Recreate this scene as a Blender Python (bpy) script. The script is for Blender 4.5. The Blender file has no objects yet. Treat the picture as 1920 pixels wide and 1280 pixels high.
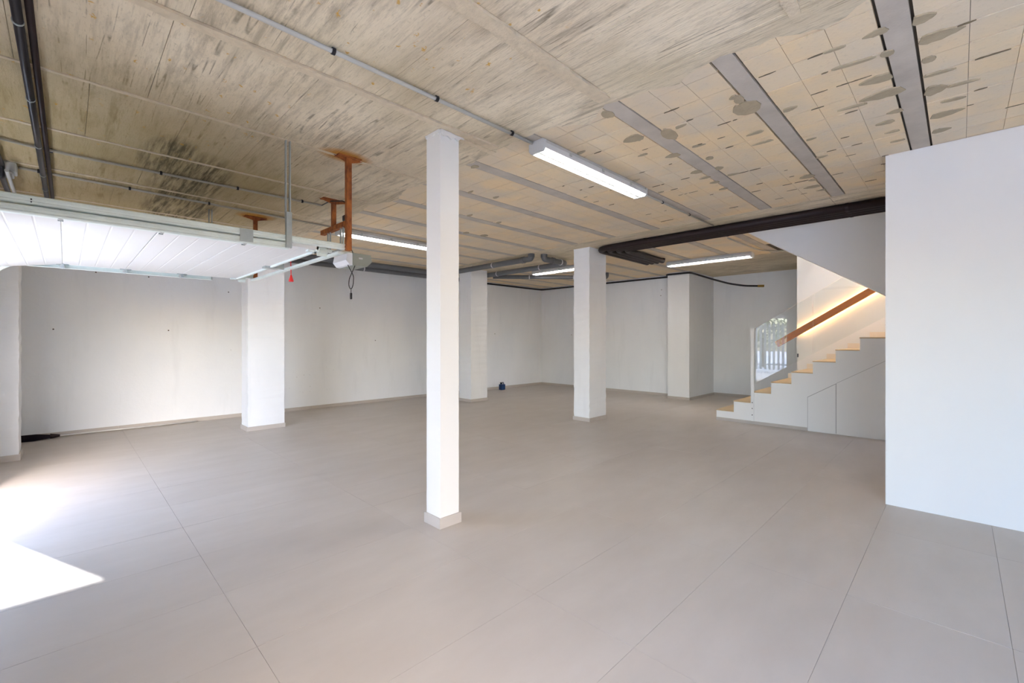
import bpy, bmesh, math, random
from mathutils import Vector, Matrix

random.seed(7)
C = bpy.context.scene.collection
S = bpy.context.scene

# ------------------------------------------------------------------ camera, sky, sun, exposure
H = 2.919            # ceiling height
CAMH = 1.384         # camera height
cam_d = bpy.data.cameras.new('camera')
cam_d.sensor_width = 36.0
cam_d.lens = 838.5 / 1920 * 36.0
cam_d.shift_x = -1 / 1920
cam_d.shift_y = -5 / 1920
cam_d.clip_start = 0.05
cam = bpy.data.objects.new('camera', cam_d)
cam.location = (0, 0, CAMH)
cam.rotation_euler = (math.radians(90), 0, math.radians(-45))
C.objects.link(cam)
S.camera = cam

w = bpy.data.worlds.new('sky')
S.world = w
w.use_nodes = True
nt = w.node_tree
sky = nt.nodes.new('ShaderNodeTexSky')
sky.sky_type = 'NISHITA'
sky.sun_disc = False
sky.sun_elevation = math.radians(38)
sky.sun_rotation = math.radians(200)
sky.air_density = 1.0
sky.dust_density = 2.0
hs = nt.nodes.new('ShaderNodeHueSaturation')
hs.inputs['Saturation'].default_value = 1.3
nt.links.new(sky.outputs[0], hs.inputs['Color'])
wb = nt.nodes.new('ShaderNodeMix')          # camera white balance on daylight
wb.data_type = 'RGBA'
wb.blend_type = 'MULTIPLY'
wb.inputs[0].default_value = 1.0
wb.inputs[7].default_value = (0.945, 0.98, 1.075, 1)
nt.links.new(hs.outputs[0], wb.inputs[6])
nt.links.new(wb.outputs[2], nt.nodes['Background'].inputs['Color'])
nt.nodes['Background'].inputs['Strength'].default_value = 0.8

sun_d = bpy.data.lights.new('sun', 'SUN')
sun_d.energy = 5.0
sun_d.angle = math.radians(0.7)
sun_d.color = (0.95, 0.97, 1.0)
sun = bpy.data.objects.new('sun', sun_d)
SUNDIR = Vector((0.36, -0.93, -0.781))
sun.rotation_euler = SUNDIR.to_track_quat('-Z', 'Y').to_euler()
sun.location = (-4, 12, 9)
C.objects.link(sun)

for nm, loc, sy, sz, rot in (('portal_garage', (-0.70, 5.01, 1.1), 2.12, 2.2, (0, -90, 0)), ('portal_entrance', (-0.70, -1.4, 1.2), 2.0, 2.4, (0, -90, 0))):
    d = bpy.data.lights.new(nm, 'AREA')
    d.shape = 'RECTANGLE'
    d.size, d.size_y = sz, sy
    d.cycles.is_portal = True
    o = bpy.data.objects.new(nm, d)
    o.location = loc
    o.rotation_euler = [math.radians(a) for a in rot]
    C.objects.link(o)

vs = S.view_settings
vs.view_transform = 'Standard'
vs.look = 'None'
vs.gamma = 1.0
vs.exposure = 2.1
vs.use_curve_mapping = False
S.cycles.use_denoising = True
S.cycles.max_bounces = 14
S.cycles.diffuse_bounces = 10
S.cycles.sample_clamp_indirect = 6.0

# ------------------------------------------------------------------ materials
def new_mat(name):
    m = bpy.data.materials.new(name)
    m.use_nodes = True
    return m, m.node_tree, m.node_tree.nodes['Principled BSDF']

def nd(nt, typ, **kw):
    n = nt.nodes.new(typ)
    for k, v in kw.items():
        if hasattr(n, k):
            setattr(n, k, v)
        else:
            n.inputs[k].default_value = v
    return n

def math_n(nt, op, a, b=None, clamp=False):
    n = nt.nodes.new('ShaderNodeMath')
    n.operation = op
    n.use_clamp = clamp
    for i, v in enumerate((a, b)):
        if v is None:
            continue
        if isinstance(v, (int, float)):
            n.inputs[i].default_value = v
        else:
            nt.links.new(v, n.inputs[i])
    return n.outputs[0]

def mixc(nt, fac, a, b, mode='MIX'):
    n = nt.nodes.new('ShaderNodeMix')
    n.data_type = 'RGBA'
    n.blend_type = mode
    for i, v in ((0, fac), (6, a), (7, b)):
        if isinstance(v, (int, float)):
            n.inputs[i].default_value = v
        elif isinstance(v, tuple):
            n.inputs[i].default_value = (*v, 1)
        else:
            nt.links.new(v, n.inputs[i])
    return n.outputs[2]

def ramp(nt, fac, lo, hi):
    n = nt.nodes.new('ShaderNodeMapRange')
    n.inputs[1].default_value = lo
    n.inputs[2].default_value = hi
    nt.links.new(fac, n.inputs[0])
    return n.outputs[0]

def pos(nt, scale=(1, 1, 1), rot=(0, 0, 0)):
    g = nt.nodes.new('ShaderNodeNewGeometry')
    mp = nt.nodes.new('ShaderNodeMapping')
    mp.inputs['Scale'].default_value = scale
    mp.inputs['Rotation'].default_value = rot
    nt.links.new(g.outputs['Position'], mp.inputs['Vector'])
    return mp.outputs[0]

def noise(nt, vec, scale=1.0, detail=4.0, rough=0.55):
    n = nt.nodes.new('ShaderNodeTexNoise')
    n.inputs['Scale'].default_value = scale
    n.inputs['Detail'].default_value = detail
    n.inputs['Roughness'].default_value = rough
    nt.links.new(vec, n.inputs['Vector'])
    return n.outputs['Fac']

def bump(nt, bsdf, height, strength=0.2, dist=0.01):
    b = nt.nodes.new('ShaderNodeBump')
    b.inputs['Strength'].default_value = strength
    b.inputs['Distance'].default_value = dist
    nt.links.new(height, b.inputs['Height'])
    nt.links.new(b.outputs[0], bsdf.inputs['Normal'])

def simple(name, col, rough=0.5, metal=0.0, var=0.06, scale=6.0, bmp=0.0, bscale=60.0, spec=0.4):
    m, nt, b = new_mat(name)
    n = noise(nt, pos(nt), scale)
    lo = tuple(c * (1 - var) for c in col)
    hi = tuple(min(1, c * (1 + var)) for c in col)
    nt.links.new(mixc(nt, n, lo, hi), b.inputs['Base Color'])
    b.inputs['Roughness'].default_value = rough
    b.inputs['Metallic'].default_value = metal
    b.inputs['Specular IOR Level'].default_value = spec
    if bmp:
        bump(nt, b, noise(nt, pos(nt), bscale), bmp)
    return m

def spots(nt, centers):
    """sum of soft blobs at world XY centres (x, y, rx, ry)"""
    g = nt.nodes.new('ShaderNodeNewGeometry')
    sx = nt.nodes.new('ShaderNodeSeparateXYZ')
    nt.links.new(g.outputs['Position'], sx.inputs[0])
    tot = None
    for (x, y, rx, ry) in centers:
        dx = math_n(nt, 'DIVIDE', math_n(nt, 'SUBTRACT', sx.outputs[0], x), rx)
        dy = math_n(nt, 'DIVIDE', math_n(nt, 'SUBTRACT', sx.outputs[1], y), ry)
        d2 = math_n(nt, 'ADD', math_n(nt, 'MULTIPLY', dx, dx), math_n(nt, 'MULTIPLY', dy, dy))
        v = math_n(nt, 'SUBTRACT', 1.0, d2, clamp=True)
        tot = v if tot is None else math_n(nt, 'MAXIMUM', tot, v)
    return tot

def concrete_mat():
    m, nt, b = new_mat('board_marked_concrete')
    base = noise(nt, pos(nt, (1.3, 0.7, 1)), 1.6, 5, 0.6)
    streak = noise(nt, pos(nt, (15, 1.3, 1)), 1.0, 6, 0.7)
    streak2 = noise(nt, pos(nt, (34, 2.2, 1)), 1.0, 5, 0.7)
    fine = noise(nt, pos(nt, (95, 16, 1)), 1.0, 3, 0.6)
    speck = noise(nt, pos(nt), 38.0, 5, 0.7)
    patch = noise(nt, pos(nt, (1.0, 0.6, 1)), 1.3, 4, 0.6)
    col = mixc(nt, ramp(nt, base, 0.3, 0.7), (0.64, 0.545, 0.40), (0.86, 0.765, 0.60))
    rough_area = ramp(nt, patch, 0.36, 0.62)
    k = math_n(nt, 'ADD', 0.35, math_n(nt, 'MULTIPLY', rough_area, 0.65))
    col = mixc(nt, math_n(nt, 'MULTIPLY', math_n(nt, 'MULTIPLY', ramp(nt, streak, 0.50, 0.66), 0.8), k), col, (0.38, 0.32, 0.235))
    col = mixc(nt, math_n(nt, 'MULTIPLY', math_n(nt, 'MULTIPLY', ramp(nt, streak2, 0.54, 0.74), 0.7), k), col, (0.26, 0.215, 0.15))
    col = mixc(nt, math_n(nt, 'MULTIPLY', ramp(nt, fine, 0.56, 0.78), 0.45), col, (0.30, 0.25, 0.17))
    col = mixc(nt, math_n(nt, 'MULTIPLY', ramp(nt, speck, 0.60, 0.74), 0.5), col, (0.27, 0.23, 0.16))
    blot = noise(nt, pos(nt, (7, 2.0, 1)), 1.0, 7, 0.75)
    col = mixc(nt, math_n(nt, 'MULTIPLY', math_n(nt, 'MULTIPLY', ramp(nt, blot, 0.53, 0.66), 0.6), k), col, (0.33, 0.285, 0.215))
    seam = noise(nt, pos(nt, (7.5, 0.30, 1)), 1.0, 2, 0.5)
    line = math_n(nt, 'SUBTRACT', 1.0, ramp(nt, math_n(nt, 'ABSOLUTE', math_n(nt, 'SUBTRACT', seam, 0.5)), 0.0, 0.012))
    brk = ramp(nt, noise(nt, pos(nt, (3, 3, 1)), 2.0, 4), 0.45, 0.6)
    col = mixc(nt, math_n(nt, 'MULTIPLY', math_n(nt, 'MULTIPLY', line, brk), 0.8), col, (0.20, 0.16, 0.11))
    # yellow green weathering
    green = noise(nt, pos(nt), 0.9, 4)
    col = mixc(nt, math_n(nt, 'MULTIPLY', ramp(nt, green, 0.46, 0.72), 0.4), col, (0.46, 0.40, 0.24))
    # darker, yellower concrete towards the garage door, and a damp patch over it
    garage_tone = spots(nt, [(0.0, 6.3, 2.5, 3.4)])
    col = mixc(nt, math_n(nt, 'MULTIPLY', ramp(nt, garage_tone, 0.0, 0.6), 0.62), col, (0.36, 0.26, 0.085))
    damp = spots(nt, [(0.86, 5.35, 0.34, 1.0), (0.95, 6.5, 0.38, 0.9), (0.62, 4.75, 0.22, 0.6)])
    dn = noise(nt, pos(nt, (18, 1.3, 1)), 1.5, 6, 0.7)
    col = mixc(nt, math_n(nt, 'MULTIPLY', math_n(nt, 'MULTIPLY', ramp(nt, damp, 0.0, 0.6), ramp(nt, dn, 0.40, 0.60)), 0.85), col, (0.085, 0.068, 0.035))
    # rust tinted blotches left by nails and tie wire
    v = nt.nodes.new('ShaderNodeTexVoronoi')
    v.inputs['Scale'].default_value = 11.5
    wob = noise(nt, pos(nt), 26, 3)
    vm = nt.nodes.new('ShaderNodeVectorMath')
    vm.operation = 'ADD'
    nt.links.new(pos(nt, (1.0, 0.55, 1)), vm.inputs[0])
    nt.links.new(math_n(nt, 'MULTIPLY', wob, 0.10), vm.inputs[1])
    nt.links.new(vm.outputs[0], v.inputs['Vector'])
    dots = math_n(nt, 'SUBTRACT', 1.0, ramp(nt, v.outputs['Distance'], 0.08, 0.16))
    area = spots(nt, [(0.75, 1.9, 1.2, 1.1), (0.2, 3.6, 1.0, 1.8)])
    sel = ramp(nt, noise(nt, pos(nt), 3.3, 2), 0.44, 0.50)
    rust = math_n(nt, 'MULTIPLY', math_n(nt, 'MULTIPLY', dots, math_n(nt, 'MULTIPLY', ramp(nt, area, 0.0, 0.3), sel)), 0.85)
    col = mixc(nt, rust, col, (0.60, 0.33, 0.045))
    halo = spots(nt, [(1.67, 3.66, 0.26, 0.16), (1.69, 6.25, 0.25, 0.2)])
    col = mixc(nt, math_n(nt, 'MULTIPLY', ramp(nt, halo, 0.1, 0.8), 0.9), col, (0.50, 0.22, 0.02))
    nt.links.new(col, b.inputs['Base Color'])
    b.inputs['Roughness'].default_value = 0.9
    b.inputs['Specular IOR Level'].default_value = 0.2
    hgt = math_n(nt, 'ADD', streak, math_n(nt, 'MULTIPLY', fine, 0.5))
    bump(nt, b, hgt, 0.5, 0.012)
    return m

def block_mat():
    m, nt, b = new_mat('ceiling_block_clay')
    oi = nt.nodes.new('ShaderNodeObjectInfo')
    n = noise(nt, pos(nt), 2.2, 4)
    col = mixc(nt, ramp(nt, n, 0.38, 0.62), (0.70, 0.60, 0.46), (0.83, 0.65, 0.41))
    col = mixc(nt, math_n(nt, 'MULTIPLY', oi.outputs['Random'], 0.45), col, (0.76, 0.67, 0.53))
    f = noise(nt, pos(nt), 45, 3)
    col = mixc(nt, math_n(nt, 'MULTIPLY', ramp(nt, f, 0.6, 0.8), 0.25), col, (0.36, 0.31, 0.24))
    nt.links.new(col, b.inputs['Base Color'])
    b.inputs['Roughness'].default_value = 0.85
    b.inputs['Specular IOR Level'].default_value = 0.2
    bump(nt, b, f, 0.15)
    return m

def tile_mat():
    m, nt, b = new_mat('beige_porcelain')
    oi = nt.nodes.new('ShaderNodeObjectInfo')
    n = noise(nt, pos(nt, (1, 2.5, 1)), 1.7, 5, 0.6)
    f = noise(nt, pos(nt), 90, 2)
    col = mixc(nt, ramp(nt, n, 0.3, 0.7), (0.475, 0.426, 0.383), (0.53, 0.481, 0.438))
    col = mixc(nt, math_n(nt, 'MULTIPLY', oi.outputs['Random'], 0.28), col, (0.44, 0.385, 0.335))
    col = mixc(nt, math_n(nt, 'MULTIPLY', f, 0.10), col, (0.44, 0.40, 0.36))
    nt.links.new(col, b.inputs['Base Color'])
    b.inputs['Roughness'].default_value = 0.42
    b.inputs['Specular IOR Level'].default_value = 0.35
    return m

def wall_mat(name, a, bcol, rough_conc=True):
    m, nt, b = new_mat(name)
    n = noise(nt, pos(nt, (1, 1, 0.6)), 1.1, 4)
    col = mixc(nt, ramp(nt, n, 0.3, 0.7), a, bcol)
    if rough_conc:
        st = noise(nt, pos(nt, (2.2, 2.2, 0.35)), 2.0, 5, 0.65)
        col = mixc(nt, math_n(nt, 'MULTIPLY', ramp(nt, st, 0.55, 0.8), 0.35), col, tuple(c * 0.82 for c in a))
        v = nt.nodes.new('ShaderNodeTexVoronoi')
        v.inputs['Scale'].default_value = 9.0
        nt.links.new(pos(nt), v.inputs['Vector'])
        sel = ramp(nt, noise(nt, pos(nt), 1.7, 2), 0.6, 0.68)
        d = math_n(nt, 'SUBTRACT', 1.0, ramp(nt, v.outputs['Distance'], 0.05, 0.11))
        col = mixc(nt, math_n(nt, 'MULTIPLY', math_n(nt, 'MULTIPLY', d, sel), 0.4), col, (0.42, 0.42, 0.40))
        bump(nt, b, noise(nt, pos(nt), 28, 5, 0.65), 0.18)
    nt.links.new(col, b.inputs['Base Color'])
    b.inputs['Roughness'].default_value = 0.75
    b.inputs['Specular IOR Level'].default_value = 0.25
    return m

def rust_mat():
    m, nt, b = new_mat('rusted_steel')
    n = noise(nt, pos(nt, (1, 1, 0.5)), 14, 5, 0.7)
    col = mixc(nt, ramp(nt, n, 0.35, 0.65), (0.16, 0.04, 0.012), (0.44, 0.14, 0.03))
    nt.links.new(col, b.inputs['Base Color'])
    b.inputs['Roughness'].default_value = 0.85
    bump(nt, b, n, 0.3)
    return m

def wood_mat(name, a, c, along=(1, 12, 12)):
    m, nt, b = new_mat(name)
    n = noise(nt, pos(nt, along), 3.0, 5, 0.6)
    nt.links.new(mixc(nt, ramp(nt, n, 0.3, 0.7), a, c), b.inputs['Base Color'])
    b.inputs['Roughness'].default_value = 0.45
    return m

def emit_mat(name, col, strength):
    m, nt, b = new_mat(name)
    b.inputs['Base Color'].default_value = (*col, 1)
    b.inputs['Emission Color'].default_value = (*col, 1)
    b.inputs['Emission Strength'].default_value = strength
    return m

def glass_mat(name, tint, ior):
    m, nt, b = new_mat(name)
    nt.nodes.remove(b)
    out = nt.nodes['Material Output']
    t = nd(nt, 'ShaderNodeBsdfTransparent')
    t.inputs[0].default_value = (*tint, 1)
    g = nd(nt, 'ShaderNodeBsdfGlossy')
    g.inputs['Roughness'].default_value = 0.0
    fr = nd(nt, 'ShaderNodeFresnel')
    fr.inputs[0].default_value = ior
    mx = nd(nt, 'ShaderNodeMixShader')
    nt.links.new(fr.outputs[0], mx.inputs[0])
    nt.links.new(t.outputs[0], mx.inputs[1])
    nt.links.new(g.outputs[0], mx.inputs[2])
    nt.links.new(mx.outputs[0], out.inputs['Surface'])
    return m

M = {}
M['concrete'] = concrete_mat()
M['joint_fill'] = simple('dark_joint_fill', (0.17, 0.135, 0.085), 0.95, var=0.3)
M['fin'] = simple('grout_fin_concrete', (0.66, 0.565, 0.42), 0.9, var=0.22, scale=22, bmp=0.4, spec=0.2)
M['dark_joint'] = simple('dark_joint_concrete', (0.10, 0.085, 0.065), 0.95, var=0.3)
M['block'] = block_mat()
M['rib'] = simple('grey_rib_concrete', (0.52, 0.47, 0.41), 0.85, var=0.28, scale=5, bmp=0.15, spec=0.2)
M['spill'] = simple('mortar', (0.43, 0.36, 0.25), 0.9, var=0.18, scale=14, bmp=0.3, spec=0.2)
M['tile'] = tile_mat()
M['grout'] = simple('beige_grout', (0.40, 0.37, 0.34), 0.9)
M['skirting'] = simple('beige_skirting_porcelain', (0.50, 0.455, 0.415), 0.45, var=0.06)
M['wall'] = wall_mat('painted_rough_concrete', (0.79, 0.815, 0.845), (0.85, 0.872, 0.895))
M['column'] = wall_mat('painted_column_concrete', (0.80, 0.815, 0.83), (0.85, 0.862, 0.875))
M['plaster'] = wall_mat('smooth_white_paint', (0.82, 0.818, 0.81), (0.85, 0.848, 0.84), False)
M['warm_plaster'] = wall_mat('warm_white_paint', (0.745, 0.735, 0.715), (0.775, 0.765, 0.745), False)
M['facade'] = simple('white_render', (0.8, 0.79, 0.77), 0.85)
M['steel'] = simple('galvanised_steel', (0.74, 0.81, 0.78), 0.42, 0.15, var=0.12, scale=10)
M['strap'] = simple('zinc_strap', (0.42, 0.46, 0.46), 0.45, 0.6, var=0.12, scale=30)
M['panel'] = simple('white_steel_panel', (0.72, 0.715, 0.70), 0.45, var=0.02)
M['rust'] = rust_mat()
M['pvc_grey'] = simple('grey_pvc', (0.135, 0.14, 0.15), 0.4, var=0.1)
M['pvc_light'] = simple('pale_grey_pvc', (0.52, 0.52, 0.50), 0.45, var=0.05)
M['pvc_dim'] = simple('weathered_grey_conduit', (0.42, 0.39, 0.33), 0.6, var=0.15)
M['black'] = simple('black_plastic', (0.014, 0.012, 0.016), 0.4, var=0.2)
M['brown'] = simple('dark_brown_rubber', (0.017, 0.006, 0.006), 0.55, var=0.3, scale=12)
M['brass'] = simple('brass', (0.45, 0.29, 0.07), 0.35, 0.9)
M['housing'] = simple('grey_luminaire_plastic', (0.55, 0.56, 0.57), 0.45, var=0.04)
M['reflector'] = simple('white_reflector', (0.62, 0.62, 0.64), 0.3, var=0.02)
M['tube'] = emit_mat('fluorescent_tube', (1.0, 0.955, 0.88), 10.0)
M['tube_off'] = simple('unlit_tube', (0.75, 0.75, 0.74), 0.3)
M['cover'] = glass_mat('clear_cover', (0.96, 0.97, 0.97), 1.25)
M['glass'] = glass_mat('balustrade_glass', (0.972, 0.985, 0.98), 1.6)
M['tread'] = wood_mat('oak_tread', (0.52, 0.37, 0.20), (0.64, 0.47, 0.27), (12, 1.5, 12))
M['rail_wood'] = wood_mat('iroko_handrail', (0.34, 0.095, 0.010), (0.45, 0.14, 0.016), (10, 1.2, 10))
M['led'] = emit_mat('warm_led', (1.0, 0.66, 0.26), 6.0)
M['stair_skirting'] = simple('pale_oak_skirting', (0.82, 0.74, 0.64), 0.5, var=0.05)
M['red'] = simple('red_plastic', (0.72, 0.02, 0.02), 0.4, var=0.05)
M['opener_body'] = simple('grey_green_plastic', (0.30, 0.32, 0.28), 0.5, var=0.05)
M['opener_lamp'] = simple('white_plastic_lens', (0.78, 0.79, 0.82), 0.4, var=0.02)
M['blue'] = simple('dark_blue_plastic', (0.006, 0.035, 0.12), 0.4, var=0.1)
M['bristle'] = simple('black_bristle', (0.010, 0.004, 0.012), 0.8, var=0.4, scale=80)
M['pole'] = simple('white_metal_pole', (0.70, 0.68, 0.66), 0.35, 0.2, var=0.03)
M['paving'] = simple('pale_paving', (0.48, 0.48, 0.475), 0.85, var=0.08, scale=3)
M['slat'] = simple('grey_painted_slat', (0.34, 0.36, 0.36), 0.6, var=0.05)
M['leaf'] = simple('green_leaf', (0.10, 0.16, 0.05), 0.6, var=0.35, scale=4)
M['bark'] = simple('brown_bark', (0.14, 0.10, 0.07), 0.9, var=0.3)
M['peach'] = simple('peach_render', (0.66, 0.40, 0.28), 0.85, var=0.05)

# ------------------------------------------------------------------ mesh helpers
def box(bm, x0, x1, y0, y1, z0, z1):
    v = [bm.verts.new((x, y, z)) for x in (x0, x1) for y in (y0, y1) for z in (z0, z1)]
    for f in ((0, 1, 3, 2), (4, 6, 7, 5), (0, 4, 5, 1), (2, 3, 7, 6), (0, 2, 6, 4), (1, 5, 7, 3)):
        bm.faces.new([v[i] for i in f])
    return v

def obox(bm, c, ax, ay, az, sx, sy, sz):
    """box centred at c with axes ax, ay, az and full sizes"""
    c = Vector(c)
    ax, ay, az = (Vector(a).normalized() for a in (ax, ay, az))
    v = [bm.verts.new(c + ax * sx * i + ay * sy * j + az * sz * k) for i in (-.5, .5) for j in (-.5, .5) for k in (-.5, .5)]
    for f in ((0, 1, 3, 2), (4, 6, 7, 5), (0, 4, 5, 1), (2, 3, 7, 6), (0, 2, 6, 4), (1, 5, 7, 3)):
        bm.faces.new([v[i] for i in f])

def prism(bm, pts, axis, a, b):
    """polygon pts (2D) extruded along axis 'x','y' or 'z' between a and b"""
    def p3(p, t):
        if axis == 'x':
            return (t, p[0], p[1])
        if axis == 'y':
            return (p[0], t, p[1])
        return (p[0], p[1], t)
    A = [bm.verts.new(p3(p, a)) for p in pts]
    B = [bm.verts.new(p3(p, b)) for p in pts]
    n = len(pts)
    bm.faces.new(A)
    bm.faces.new(list(reversed(B)))
    for i in range(n):
        bm.faces.new((A[i], B[i], B[(i + 1) % n], A[(i + 1) % n]))

def round_path(pts, r, n=6):
    pts = [Vector(p) for p in pts]
    out = [pts[0]]
    for i in range(1, len(pts) - 1):
        a, b, c = pts[i - 1], pts[i], pts[i + 1]
        d1, d2 = (a - b), (c - b)
        rr = min(r, d1.length * .49, d2.length * .49)
        p, q = b + d1.normalized() * rr, b + d2.normalized() * rr
        for k in range(n + 1):
            t = k / n
            out.append(p * (1 - t) ** 2 + b * 2 * t * (1 - t) + q * t * t)
    out.append(pts[-1])
    return out

def tube(bm, pts, rad, seg=12, cap=True):
    pts = [Vector(p) for p in pts]
    n = len(pts)
    t0 = (pts[1] - pts[0]).normalized()
    up = Vector((0, 0, 1)) if abs(t0.z) < .9 else Vector((1, 0, 0))
    u = t0.cross(up).normalized()
    rings = []
    for i, p in enumerate(pts):
        t = (pts[min(i + 1, n - 1)] - pts[max(i - 1, 0)]).normalized()
        u = (u - t * u.dot(t)).normalized()
        v = t.cross(u)
        r = rad[i] if isinstance(rad, (list, tuple)) else rad
        rings.append([bm.verts.new(p + (u * math.cos(2 * math.pi * k / seg) + v * math.sin(2 * math.pi * k / seg)) * r) for k in range(seg)])
    for a, b in zip(rings, rings[1:]):
        for k in range(seg):
            f = bm.faces.new((a[k], a[(k + 1) % seg], b[(k + 1) % seg], b[k]))
            f.smooth = True
    if cap:
        bm.faces.new(list(reversed(rings[0])))
        bm.faces.new(rings[-1])

def ring(bm, c, axis, r0, r1, wd, seg=14):
    """hollow band round a pipe"""
    c, t = Vector(c), Vector(axis).normalized()
    up = Vector((0, 0, 1)) if abs(t.z) < .9 else Vector((1, 0, 0))
    u = t.cross(up).normalized()
    v = t.cross(u)
    R = []
    for r, s in ((r1, -.5), (r1, .5), (r0, .5), (r0, -.5)):
        R.append([bm.verts.new(c + t * wd * s + (u * math.cos(2 * math.pi * k / seg) + v * math.sin(2 * math.pi * k / seg)) * r) for k in range(seg)])
    for a in range(4):
        A, B = R[a], R[(a + 1) % 4]
        for k in range(seg):
            bm.faces.new((A[k], A[(k + 1) % seg], B[(k + 1) % seg], B[k]))

def bevel(bm, w=0.004, s=1):
    bmesh.ops.bevel(bm, geom=list(bm.edges), offset=w, segments=s, affect='EDGES', profile=0.5)

def mesh_of(bm, name, mat):
    bmesh.ops.recalc_face_normals(bm, faces=bm.faces)
    me = bpy.data.meshes.new(name)
    bm.to_mesh(me)
    bm.free()
    me.materials.append(mat)
    return me

def link(name, me, parent=None, loc=(0, 0, 0)):
    o = bpy.data.objects.new(name, me)
    o.location = loc
    C.objects.link(o)
    if parent is not None:
        o.parent = parent
        o.location = Vector(loc) - parent.location if parent.type == 'EMPTY' else loc
    return o

def obj(name, bm, mat, parent=None):
    """world-space bmesh to an object; children are given relative to their parent's location"""
    root = parent
    off = Vector((0, 0, 0))
    while root is not None:
        off += root.location
        root = root.parent
    if off.length > 0:
        bmesh.ops.translate(bm, verts=bm.verts, vec=-off)
    me = mesh_of(bm, name, mat)
    o = bpy.data.objects.new(name, me)
    C.objects.link(o)
    if parent is not None:
        o.parent = parent
    return o

def tag(o, label, cat, group=None, kind=None):
    o['label'] = label
    if cat:
        o['category'] = cat
    if group:
        o['group'] = group
    o['kind'] = kind or 'thing'
    return o

def thing(name, label, cat, loc, group=None):
    o = bpy.data.objects.new(name, None)
    o.empty_display_size = 0.1
    o.location = loc
    C.objects.link(o)
    return tag(o, label, cat, group)

def bxo(name, mat, parent, *b, bev=0.0):
    bm = bmesh.new()
    box(bm, *b)
    if bev:
        bevel(bm, bev)
    return obj(name, bm, mat, parent)

def tbo(name, mat, parent, pts, r, seg=10, rr=0.0):
    bm = bmesh.new()
    tube(bm, round_path(pts, rr) if rr else pts, r, seg)
    return obj(name, bm, mat, parent)

# ------------------------------------------------------------------ setting: floor
YL = 9.05      # left wall plane
XB = 10.30     # back wall plane
XR = 11.35     # recessed back wall plane
XF = -0.62     # inner face of the front wall with the garage openings
YN = -3.0

floor = bxo('floor', M['grout'], None, XF - 0.23, XR + 0.1, YN, YL + 0.1, -0.15, -0.004)
tag(floor, 'garage floor of large beige porcelain tiles laid in a grid', 'floor', kind='structure')
tile_cache = {}
def tile_mesh(sx, sy):
    k = (round(sx, 3), round(sy, 3))
    if k not in tile_cache:
        bm = bmesh.new()
        vs_ = box(bm, 0.0007, sx - 0.0007, 0.0007, sy - 0.0007, -0.012, 0.0)
        tile_cache[k] = mesh_of(bm, 'floor_tile', M['tile'])
    return tile_cache[k]
TX, TY = 1.19, 0.60
xs = [XF] + [0.61 + TX * i for i in range(-1, 10) if XF + .02 < 0.61 + TX * i < XR - .02] + [XR]
ys = [0.433 + TY * j for j in range(-3, 15)] + [YL]
for i in range(len(xs) - 1):
    for j in range(len(ys) - 1):
        o = bpy.data.objects.new('floor_tile', tile_mesh(xs[i + 1] - xs[i], ys[j + 1] - ys[j]))
        o.location = (xs[i], ys[j], random.uniform(-0.0004, 0.0004))
        o.parent = floor
        C.objects.link(o)
bm = bmesh.new()
box(bm, XF, XR, YN, ys[0] - .002, -0.012, 0)
obj('floor_tile_field', bm, M['tile'], floor)['kind'] = 'stuff'

# ------------------------------------------------------------------ setting: walls
def wall_part(name, label, mat, *boxes):
    bm = bmesh.new()
    for b in boxes:
        box(bm, *b)
    return tag(obj(name, bm, mat), label, 'wall', kind='structure')

wall_left = wall_part('wall_left', 'long white painted concrete wall on the left behind the columns', M['wall'],
                      (XF - .23, XB, YL, YL + .2, -0.15, H + .2))
wall_back = wall_part('wall_back', 'white painted concrete end wall between corner and pilaster', M['wall'],
                      (XB, XR + .3, 4.822, YL + .2, -0.15, H + .2))
wall_recess = wall_part('wall_recess', 'grey white concrete wall set back behind the stairs', M['wall'],
                        (XR, XR + .2, YN, 4.822, -0.15, H + .2))
wall_stair = wall_part('wall_stair', 'smooth white wall behind the lit handrail', M['plaster'],
                       (8.90, 9.02, YN, 1.98, -0.0, 4.6))
wall_right = wall_part('wall_right', 'blank smooth white wall at the right edge', M['warm_plaster'],
                       (4.86, 5.0, YN, 0.44, 0.0, H - .003))
OY = (3.95, 6.07)     # garage opening
EY = (-2.4, -0.4)     # entrance behind the camera
wall_front = wall_part('wall_front', 'white front wall with the garage openings', M['facade'],
                       (XF - .23, XF, OY[1], YL, -0.15, H + .2), (XF - .23, XF, EY[1], OY[0], -0.15, H + .2), (XF - .23, XF, YN, EY[0], -0.15, H + .2), (XF - .23, XF, EY[0], EY[1], 2.4, H + .2),
                       (XF - .23, XF, OY[0], OY[1], 2.22, H + .2))
wall_side = wall_part('wall_side', 'plain white side wall behind the camera', M['plaster'],
                      (XF - .23, XR + .2, YN - .2, YN, -0.15, H + .2))

# pilaster in the far corner of the back wall
bm = bmesh.new()
box(bm, 9.94, XB - .002, 4.31, 4.82, 0, H - .004)
box(bm, XB - .002, XR - .002, 4.31, 4.818, 0, H - .004)
pil = tag(obj('wall_pilaster', bm, M['column']), 'white concrete pilaster projecting from the back wall beside the recess', 'pilaster', kind='structure')
bxo('skirting', M['skirting'], pil, 9.928, 9.94, 4.298, 4.832, 0, 0.058)
bxo('skirting', M['skirting'], pil, 9.94, XR, 4.298, 4.31, 0, 0.058)
bxo('skirting', M['skirting'], pil, 9.94, XB, 4.82, 4.832, 0, 0.058)

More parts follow.
